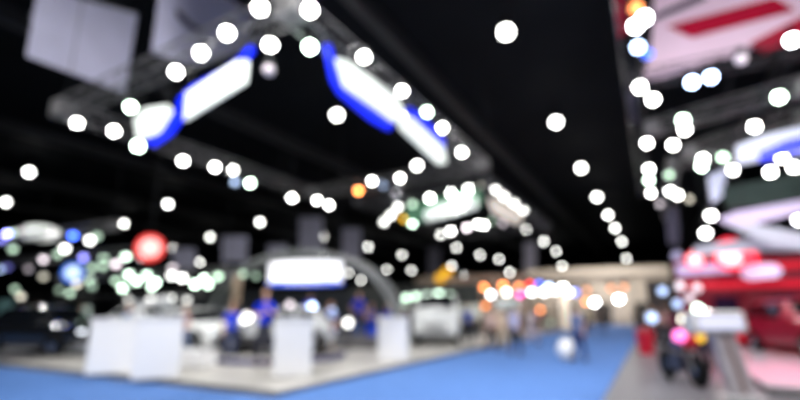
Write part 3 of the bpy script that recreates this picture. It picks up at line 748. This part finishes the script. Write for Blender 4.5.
beam_lamps('over the beige stall', 37.0, 462, 582, 283, [(469.7, 293.6, 'o', .4), (476, 296, 'c', .42), (484, 287, 'o', .35), (491, 294.4, 'c', .42), (503, 285, 'o', .4),
    (506.5, 292, 'n', .5), (485, 305.5, 'o', .16), (500, 304, 'o', .2), (508, 304, 'n', .25), (519, 287, 'o', .3), (520, 294, 'm', .25), (530, 284, 'r', .2),
    (539, 284, 'b', .2), (531.7, 292, 'c', .42), (543.6, 292, 'c', .42), (554, 290.4, 'c', .42), (549, 287, 'k', .5), (563, 287, 'w', .7), (569, 292, 'c', .3), (575, 292, 'b', .15)], 0.42, 'globe lamp')
beam_lamps('at the end of the aisle', 46.0, 532, 634, 280, [(539.6, 309.5, 'o', .22), (585.4, 301.5, 'o', .25), (587, 290, 'o', .05), (611, 288, 'o', .06), (624, 287, 'o', .06),
    (594.7, 302, 'c', 1), (619, 299, 'w', 1.4), (549, 322, 't', .05), (565, 305, 'n', .1)], 0.5, 'globe lamp')
beam_lamps('in front of the white van', 24.5, 398, 462, 289, [(406, 297.5, 'g', .16), (416, 296, 'g', .16), (427, 295.4, 'g', .16), (438.7, 293.6, 'g', .2), (450, 295, 't', .06),
    (404, 306, 'g', .1), (418, 307, 'g', .1), (432, 306, 'g', .12)], 0.36, 'globe lamp')

# screens on the stands, plus added glowing panels for bright reflections and columns
def glow_panel(label, px, py, a, wpx, hpx, rgb, s):
    P = on_a(px, py, a); k = P.length / F; base = Vector((P.x, P.y, 0.09))
    t = thing('glow_panel', label, 'screen', base)
    hh = hpx * k; ww = wpx * k; zc = P.z - 0.09
    bm = nb(); box(bm, (0, 0.03, zc), (ww + .1, .08, hh + .1), bev=.02); obj('bezel', bm, black_steel, t)
    bm = nb(); box(bm, (0, -.02, zc), (ww, .03, hh)); obj('screen', bm, E(label[:16], rgb, s), t)
    bm = nb(); tube(bm, (0, .06, 0), (0, .06, zc), .05, 8); obj('stand_pole', bm, black_steel, t)
    bm = nb(); box(bm, (0, .03, .015), (.7, .5, .03), bev=.01); obj('stand_foot', bm, black_steel, t)
glow_panel('pale yellow lit screen behind the black car', 42, 314, 17.5, 26, 11, (225, 222, 190), .55)
glow_panel('pale green lit screen over the right end of the black car', 85, 313, 17.5, 14, 11, (205, 222, 210), .5)
glow_panel('teal and grey screen at the far left edge', 5, 310, 15.5, 22, 14, (110, 150, 150), .3)
glow_panel('white lit panel at the far left edge near the carpet', 3, 328, 14.0, 16, 16, (215, 225, 225), .6)
glow_panel('broad pale screen low in front of the black car', 70, 335, 12.9, 34, 17, (222, 232, 220), .75)  # emission put in for the pale reflections on the car paint
glow_panel('small salmon coloured screen at the left edge', 22, 312, 16.5, 8, 10, (220, 120, 100), .4)
glow_panel('beige lit column screen behind the people in blue', 237, 288, 17.2, 11, 28, (150, 128, 110), .4)  # plain column, its brightness put in as emission
glow_panel('white lit counter front behind the silver hatchback', 305, 322, 15.9, 42, 11, (246, 246, 240), .9)  # added glow for the bright reflection band along the car
glow_panel('pale screen above the white car at the left', 150, 306, 18, 60, 9, (190, 194, 200), .35)
glow_panel('cream lit screen between the crowd and the van', 470, 312, 26, 22, 14, (190, 190, 180), .35)
glow_panel('tall cream light column beside the aisle end', 565, 311, 38, 8, 34, (240, 225, 200), .6)  # plain pillar, its brightness put in as emission
glow_panel('white lit panel among the far crowd', 507, 304, 34, 22, 10, (245, 225, 205), .6)

# ------------------------------------------------------------------ people
SK = [M('skin_a', (214, 168, 140), 0.6), M('skin_b', (188, 138, 108), 0.6)]
def skin_obj(name, verts, edges, radii, mat, parent, root=0, sub=1):
    me = bpy.data.meshes.new(name); me.from_pydata(verts, edges, []); me.materials.append(mat)
    o = bpy.data.objects.new(name, me); C.objects.link(o); o.parent = parent
    m = o.modifiers.new('skin', 'SKIN'); m.use_smooth_shade = True; m.branch_smoothing = 0.4
    for i, r in enumerate(radii):
        me.skin_vertices[0].data[i].radius = r if isinstance(r, tuple) else (r, r)
    for i in range(len(verts)): me.skin_vertices[0].data[i].use_root = (i == root)
    s = o.modifiers.new('sub', 'SUBSURF'); s.levels = sub; s.render_levels = sub
    return o
def person(label, loc, rz, pose='stand', shirt=(60, 90, 180), legs=(40, 42, 52), hair=(30, 24, 22), skin=0, hgt=1.7, shorts=False, long_hair=False):
    t = thing('person', label, 'person', loc, rz); k = hgt / 1.82; t.scale = (k, k, k)
    if pose == 'walk': LG = {-1: ((-.1, -.16, .5), (-.1, -.2, .1)), 1: ((.1, .02, .5), (.1, .3, .16))}
    else: LG = {-1: ((-.11, -.02, .5), (-.12, .02, .09)), 1: ((.11, -.03, .5), (.13, .0, .09))}
    AR = {s: ((s * .25, .03, 1.16), (s * .25, -.06, .92)) for s in (-1, 1)}
    if pose == 'walk': AR = {-1: ((-.25, .1, 1.17), (-.24, .06, .93)), 1: ((.25, -.06, 1.16), (.22, -.22, .99))}
    if pose == 'phone': AR[1] = ((.25, -.05, 1.17), (.1, -.28, 1.28)); AR[-1] = ((-.25, -.03, 1.16), (-.08, -.28, 1.2))
    if pose == 'point': AR[1] = ((.36, -.14, 1.3), (.46, -.36, 1.4))
    if pose == 'hip': AR[-1] = ((-.38, .06, 1.18), (-.2, -.04, 1.04))
    V = []; E_ = []; RD = []
    def add(p, r, par=None):
        V.append(p); RD.append(r)
        if par is not None: E_.append((par, len(V) - 1))
        return len(V) - 1
    pel = add((0, 0, .96), (.14, .105)); wa = add((0, 0, 1.12), (.125, .095), pel); ch = add((0, -.005, 1.34), (.16, .11), wa)
    nk = add((0, .01, 1.5), (.06, .06), ch); n2 = add((0, 0, 1.57), (.052, .055), nk)
    jw = add((0, -.015, 1.63), (.078, .09), n2); sk = add((0, 0, 1.71), (.098, .118), jw); add((0, .005, 1.79), (.07, .085), sk)
    add((0, -.105, 1.665), (.012, .014), jw)                              # nose
    for s in (-1, 1): add((s * .088, .01, 1.685), (.012, .02), sk)        # ears
    for s in (-1, 1):
        sh = add((s * .17, 0, 1.43), .055, ch); el = add(AR[s][0], .043, sh); wr = add(AR[s][1], .028, el)
        d = (Vector(AR[s][1]) - Vector(AR[s][0])).normalized(); w = Vector(AR[s][1])
        side = d.cross(Vector((s, 0, 0))).normalized() if abs(d.x) < .9 else Vector((0, 1, 0))
        pm = add(tuple(w + d * .07), (.034, .02), wr)
        for q, L in ((-1.5, .065), (-.5, .08), (.5, .085), (1.5, .07)):
            f0 = add(tuple(w + d * .1 + side * q * .019), .009, pm); f1 = add(tuple(w + d * (.1 + L * .6) + side * q * .021 + Vector((-s * .01, 0, 0))), .008, f0)
            add(tuple(w + d * (.1 + L) + side * q * .021 + Vector((-s * .025, 0, 0))), .007, f1)
        th = add(tuple(w + d * .05 + side * .045), .01, pm); add(tuple(w + d * .09 + side * .065), .008, th)
        hp = add((s * .09, 0, .9), .078, pel); kn = add(LG[s][0], .058, hp); an = add(LG[s][1], .038, kn)
        add((LG[s][1][0], LG[s][1][1] - .13, max(.035, LG[s][1][2] - .055)), .034, an)
    skin_obj('body', V, E_, RD, SK[skin], t)
    # shirt
    V = []; E_ = []; RD = []
    pel = add((0, 0, .93), (.175, .135)); p2 = add((0, 0, .99), (.17, .135), pel); wa = add((0, 0, 1.12), (.158, .13), p2); w2 = add((0, 0, 1.23), (.172, .14), wa)
    ch = add((0, -.005, 1.34), (.19, .15), w2); n_ = add((0, .005, 1.44), (.125, .11), ch); add((0, .01, 1.5), (.082, .08), n_)
    for s in (-1, 1):
        sh = add((s * .17, 0, 1.425), .075, ch); A_ = Vector((s * .17, 0, 1.43)); B_ = Vector(AR[s][0]); add(tuple(A_ + (B_ - A_) * .85), .056, sh)
    skin_obj('shirt', V, E_, RD, M('shirt_%d_%d_%d' % shirt, shirt, 0.8), t)
    V = []; E_ = []; RD = []
    p0 = add((0, 0, 1.04), (.15, .12)); pel = add((0, 0, .94), (.18, .15), p0)
    for s in (-1, 1):
        hp = add((s * .09, 0, .87), .118, pel); th = add(((s * .09 + LG[s][0][0]) / 2, LG[s][0][1] / 2, .69), .1, hp); kn = add(LG[s][0], .074, th)
        if not shorts: add(LG[s][1], .052, kn)
    skin_obj('shorts' if shorts else 'trousers', V, E_, RD, M('legs_%d_%d_%d' % legs, legs, 0.8), t)
    bm = nb(); ball(bm, (0, .018, 1.735), .098, 3, (.92, 1.05, .95))
    if long_hair: ball(bm, (0, .07, 1.6), .085, 2, (1, .6, 1.7))
    bmesh.ops.delete(bm, geom=[v for v in bm.verts if v.co.y < -.045 and v.co.z < 1.76], context='VERTS')
    obj('hair', bm, M('hair_%d_%d_%d' % hair, hair, 0.6), t, True)
    for s in (-1, 1):
        bm = nb(); ball(bm, (s * .03, -.083, 1.695), .011, 1); obj('eye', bm, rubber, t)
        p = LG[s][1]; bm = nb(); box(bm, (p[0], p[1] - .055, max(.045, p[2] - .045)), (.1, .28, .085), bev=.03); obj('shoe', bm, M('shoe_dark', (36, 34, 38), 0.6), t, True)
    bm = nb(); box(bm, (0, -.088, 1.632), (.045, .01, .01)); obj('mouth', bm, M('lips', (160, 80, 76), 0.6), t)
    return t
def G(px, py, z=0.09): return at_h(px, py, z)
BL = (12, 52, 200)
person('person in blue shirt at the left of the turntable, one arm held out', G(229, 361, .09), .9, 'point', BL, (52, 60, 90))
person('person in blue shirt with long dark hair behind the silver hatchback', H(16.4, -13.0, .53), .5, 'hip', BL, (120, 100, 110), long_hair=True, hgt=1.66)
person('person in bright blue shirt on the turntable, left of the lone podium', G(262, 366, .23), .7, 'phone', (10, 48, 205), (46, 48, 60), hgt=1.86)
person('person in pale blue shirt and tan shorts right of the white podium', G(329, 353), .2, 'stand', (150, 170, 225), (70, 84, 150), skin=1, shorts=True, hgt=1.75)
person('person in blue shirt with bright blue trousers left of the fourth podium', G(371, 348), .1, 'phone', (60, 76, 160), (24, 70, 215), skin=1, hgt=1.72)
person('person in dark clothes standing behind the blue trousered one', G(357, 346), .4, 'stand', (40, 50, 90), (90, 130, 200), hgt=1.7)
person('person in light top at the left among the cars', H(15.2, -16.3, .09), -.3, 'stand', (210, 205, 196), (60, 90, 150), skin=1)
person('person in pinkish brown top behind the right paired podium', H(10.5, -13.3, .09), .2, 'walk', (150, 106, 110), (60, 84, 130), long_hair=True, hgt=1.62)
person('person in pale lilac shirt and black trousers walking up the aisle', G(516, 356, .012), 3.0, 'walk', (176, 178, 210), (30, 30, 42))
person('person in blush top and black trousers at the aisle edge', G(492, 351, .012), 2.7, 'walk', (214, 190, 182), (26, 26, 30), skin=1, hgt=1.66)
person('person in cream top in the middle of the small aisle group', G(503, 349, .012), .2, 'stand', (226, 206, 180), (210, 190, 160), hgt=1.6)
person('person in white walking right of the small aisle group', G(533, 345, .012), 2.4, 'walk', (230, 220, 224), (196, 186, 196), skin=1, hgt=1.65)
person('person in slate top carrying a round white bag on the carpet', G(580, 362, .012), 2.9, 'walk', (96, 112, 150), (44, 54, 96))
person('person in dark coat standing far off at the carpet end', G(603, 333, .012), .3, 'stand', (50, 46, 44), (40, 38, 40))
person('person in olive top standing far off left of the dark coat', G(590, 334, .012), .3, 'stand', (120, 116, 70), (50, 48, 46))
person('person in black standing at the right end of the beige facade', G(638, 333, 0), .3, 'stand', (30, 32, 40), (28, 28, 34))
person('person in dark shirt far off beside the beige stall', G(548, 331, .012), .1, 'hip', (46, 40, 40), (40, 36, 40))
person('person in black jacket standing behind the motorcycle', G(704, 369, 0), .3, 'stand', (32, 30, 38), (28, 30, 44), hgt=1.74)
person('person in red shirt behind the red bin side of the walkway', G(668, 347, 0), .2, 'phone', (190, 150, 150), (60, 62, 74))
person('person in grey shirt standing near the charcoal wall', G(656, 341, 0), 2.6, 'stand', (150, 156, 166), (70, 72, 80))
person('person in blue polo shirt beside the white van, aisle side', G(469, 343), .2, 'stand', (40, 90, 190), (40, 40, 50))
person('person in dark navy at the left end of the far left platform', H(12.9, -27.5, .09), .6, 'stand', (24, 60, 130), (24, 36, 70), hgt=1.75)

person('person in royal blue shirt on the raised stage, right hand side', H(16.5, -10.6, .53), .5, 'hip', (10, 44, 190), (40, 44, 70))
person('person in blue shirt standing between the arch foot and the van', H(17.6, -9.9, .09), .4, 'stand', (16, 50, 180), (24, 50, 160), skin=1)
person('person in navy top with long hair beside the arch right foot', H(18.8, -9.7, .09), .1, 'phone', (26, 34, 90), (90, 110, 150), long_hair=True, hgt=1.64)
person('person in pale blue top behind the paired podiums, facing the cars', H(9.8, -15.2, .09), 2.6, 'stand', (110, 140, 180), (50, 76, 120), hgt=1.7)
person('person in teal shirt far left beside the black car', H(14.0, -25.5, .09), .7, 'stand', (60, 120, 130), (40, 50, 70))
person('person in orange top near the left edge behind the black car', H(14.6, -28.6, .09), .7, 'walk', (200, 100, 70), (44, 46, 60), skin=1)
person('person in grey top on the far pale platform', H(29.5, -8.0, .08), .2, 'stand', (140, 140, 146), (52, 50, 56))
person('person in tan coat at the far stall below the orange lamps', H(33.0, -8.0, 0), .3, 'stand', (180, 150, 116), (60, 56, 54), long_hair=True, hgt=1.64)
person('person in magenta top at the far stall below the orange lamps', H(34.0, -7.2, 0), .3, 'phone', (190, 70, 140), (40, 38, 50), skin=1, hgt=1.62)
person('person in white shirt beside the charcoal wall near the red stand', H(27.0, -.2, 0), .2, 'hip', (226, 226, 230), (44, 46, 60))
person('person in plum top walking beside the red stand wall', H(21.0, .6, 0), 2.9, 'walk', (110, 40, 70), (36, 34, 44), long_hair=True, hgt=1.65)
person('person in black tee behind the lectern head', H(16.5, 1.1, 0), .1, 'phone', (34, 32, 36), (60, 64, 90), skin=1)
car('distant white car behind the black one on the left platform', H(17.5, -25.5, .09), R(95), white_car, 4.3, 1.6)
car('distant silver car right of the other left platform cars', H(20.5, -21.5, .09), R(60), silver_car, 4.3, 1.5)
car('small blue car at the back of the left platform', H(24.5, -27.5, .09), R(80), blue_car, 4.0, 1.5)
P = G(568, 361, .012)
t = thing('round_bag', 'round white bag resting on the blue carpet by the slate clad walker', 'bag', P)
bm = nb(); ball(bm, (0, 0, .33), .3, 3, (1, .8, 1.1)); obj('body', bm, white_paint, t, True)
bm = nb(); tube(bm, (-.15, 0, .6), (0, 0, .78), .015, 6); tube(bm, (0, 0, .78), (.15, 0, .6), .015, 6); obj('handle', bm, grey_plastic, t)

# ------------------------------------------------------------------ added spot lights: down-beams near the lamp fixtures, aimed fills without one
def beam(a, b, z, energy, size=110, col=(1, 1, 1), blend=.6):
    l = bpy.data.lights.new('added_spot', 'SPOT'); l.energy = energy; l.spot_size = R(size); l.spot_blend = blend; l.color = col
    l.shadow_soft_size = 0.12
    o = bpy.data.objects.new('added_spot', l); C.objects.link(o); o.location = H(a, b, z); return o
for a, b in ((7, -7), (7.5, -11), (12, -6.2), (12, -13.6), (16.5, -9), (24, -7), (22, -10.3)):
    beam(a, b, 6.5, 450)
for a in (2.5, 9, 15.7, 25.5, 35.4, 45.9):
    beam(a, -3.75, 11.2, 2200, 100)
for a in (13.5, 19, 24): beam(a, 3.0, 6.9, 700, 110, (1, .93, .97))
for a, b in ((10, -22), (14, -28), (18, -22), (20, -36)): beam(a, b, 5.2, 700)
o = beam(10.0, 1.0, 7.0, 900, 100, (1, .97, 1)); o.rotation_euler = (0, 0, 0)

def aimed(P, Q, energy, size=60, col=(1, 1, 1), r=.2):
    o = beam(0, 0, 0, energy, size, col); o.location = P; o.data.shadow_soft_size = r
    o.rotation_euler = (Q - P).to_track_quat('-Z', 'Y').to_euler(); return o
aimed(H(-4, -3.8, 11.2), H(12, -9, 1), 9000, 60)  # added frontal fill from behind the camera, lifts the podium faces
aimed(H(-4, 6, 11.2), H(13, 2, 1), 6000, 50, (1, .96, .98))  # added frontal fill for the right side of the hall
aimed(H(-6, -14, 11.2), H(14, -20, 1), 9000, 60)  # added frontal fill for the left stands
aimed(H(7.6, 1.2, 7.4), H(13.8, 2.0, 9.3), 900, 100, (1, .95, 1))  # added flood to brighten the striped banner
aimed(H(7.6, 3.6, 7.4), H(13.8, 4.0, 9.3), 700, 100, (1, .95, 1))  # second added flood for the striped banner
aimed(H(6.3, -7.6, 7.55), H(5, -15.5, 10), 1100, 80)  # added to brighten the banner at the top left
aimed(H(16.5, -6.0, 5.9), H(19.5, -8.6, 1.2), 1800, 70)  # added to whiten the front of the van
aimed(H(38, -3.8, 11.2), H(50, -5, 4.0), 6500, 80, (1, .95, .88))  # added to brighten the far beige facade
aimed(H(13.6, 3.2, 6.8), H(14.6, 3.2, 0), 2600, 50, (1, .12, .3))  # added magenta wash for the pink glow on the glossy platform
W = bpy.data.worlds.new('world'); SC.world = W; W.use_nodes = True
W.node_tree.nodes['Background'].inputs[0].default_value = (0.5, 0.6, 0.75, 1)
W.node_tree.nodes['Background'].inputs[1].default_value = 0.02

# ------------------------------------------------------------------ camera
cam = bpy.data.cameras.new('camera'); co = bpy.data.objects.new('camera', cam); C.objects.link(co)
co.location = (0, 0, EYE); co.rotation_euler = (math.pi / 2 + PITCH, 0, 0)
cam.sensor_width = 36; cam.lens = F / 800 * 36; cam.clip_start = 0.05; cam.clip_end = 400
cam.dof.use_dof = True; cam.dof.focus_distance = 0.8
COC = 13.0
cam.dof.aperture_fstop = (cam.lens / 1000) / (COC * 0.8 / F)
cam.dof.aperture_blades = 0
SC.camera = co
SC.view_settings.view_transform = 'Standard'; SC.view_settings.look = 'None'; SC.view_settings.gamma = 1
SC.view_settings.use_curve_mapping = False
SC.view_settings.exposure = 0.0
SC.cycles.max_bounces = 6; SC.cycles.diffuse_bounces = 2; SC.cycles.glossy_bounces = 3
SC.cycles.sample_clamp_indirect = 4.0
SC.cycles.use_denoising = True
SC.cycles.use_adaptive_sampling = False
SC.cycles.caustics_reflective = False; SC.cycles.caustics_refractive = False
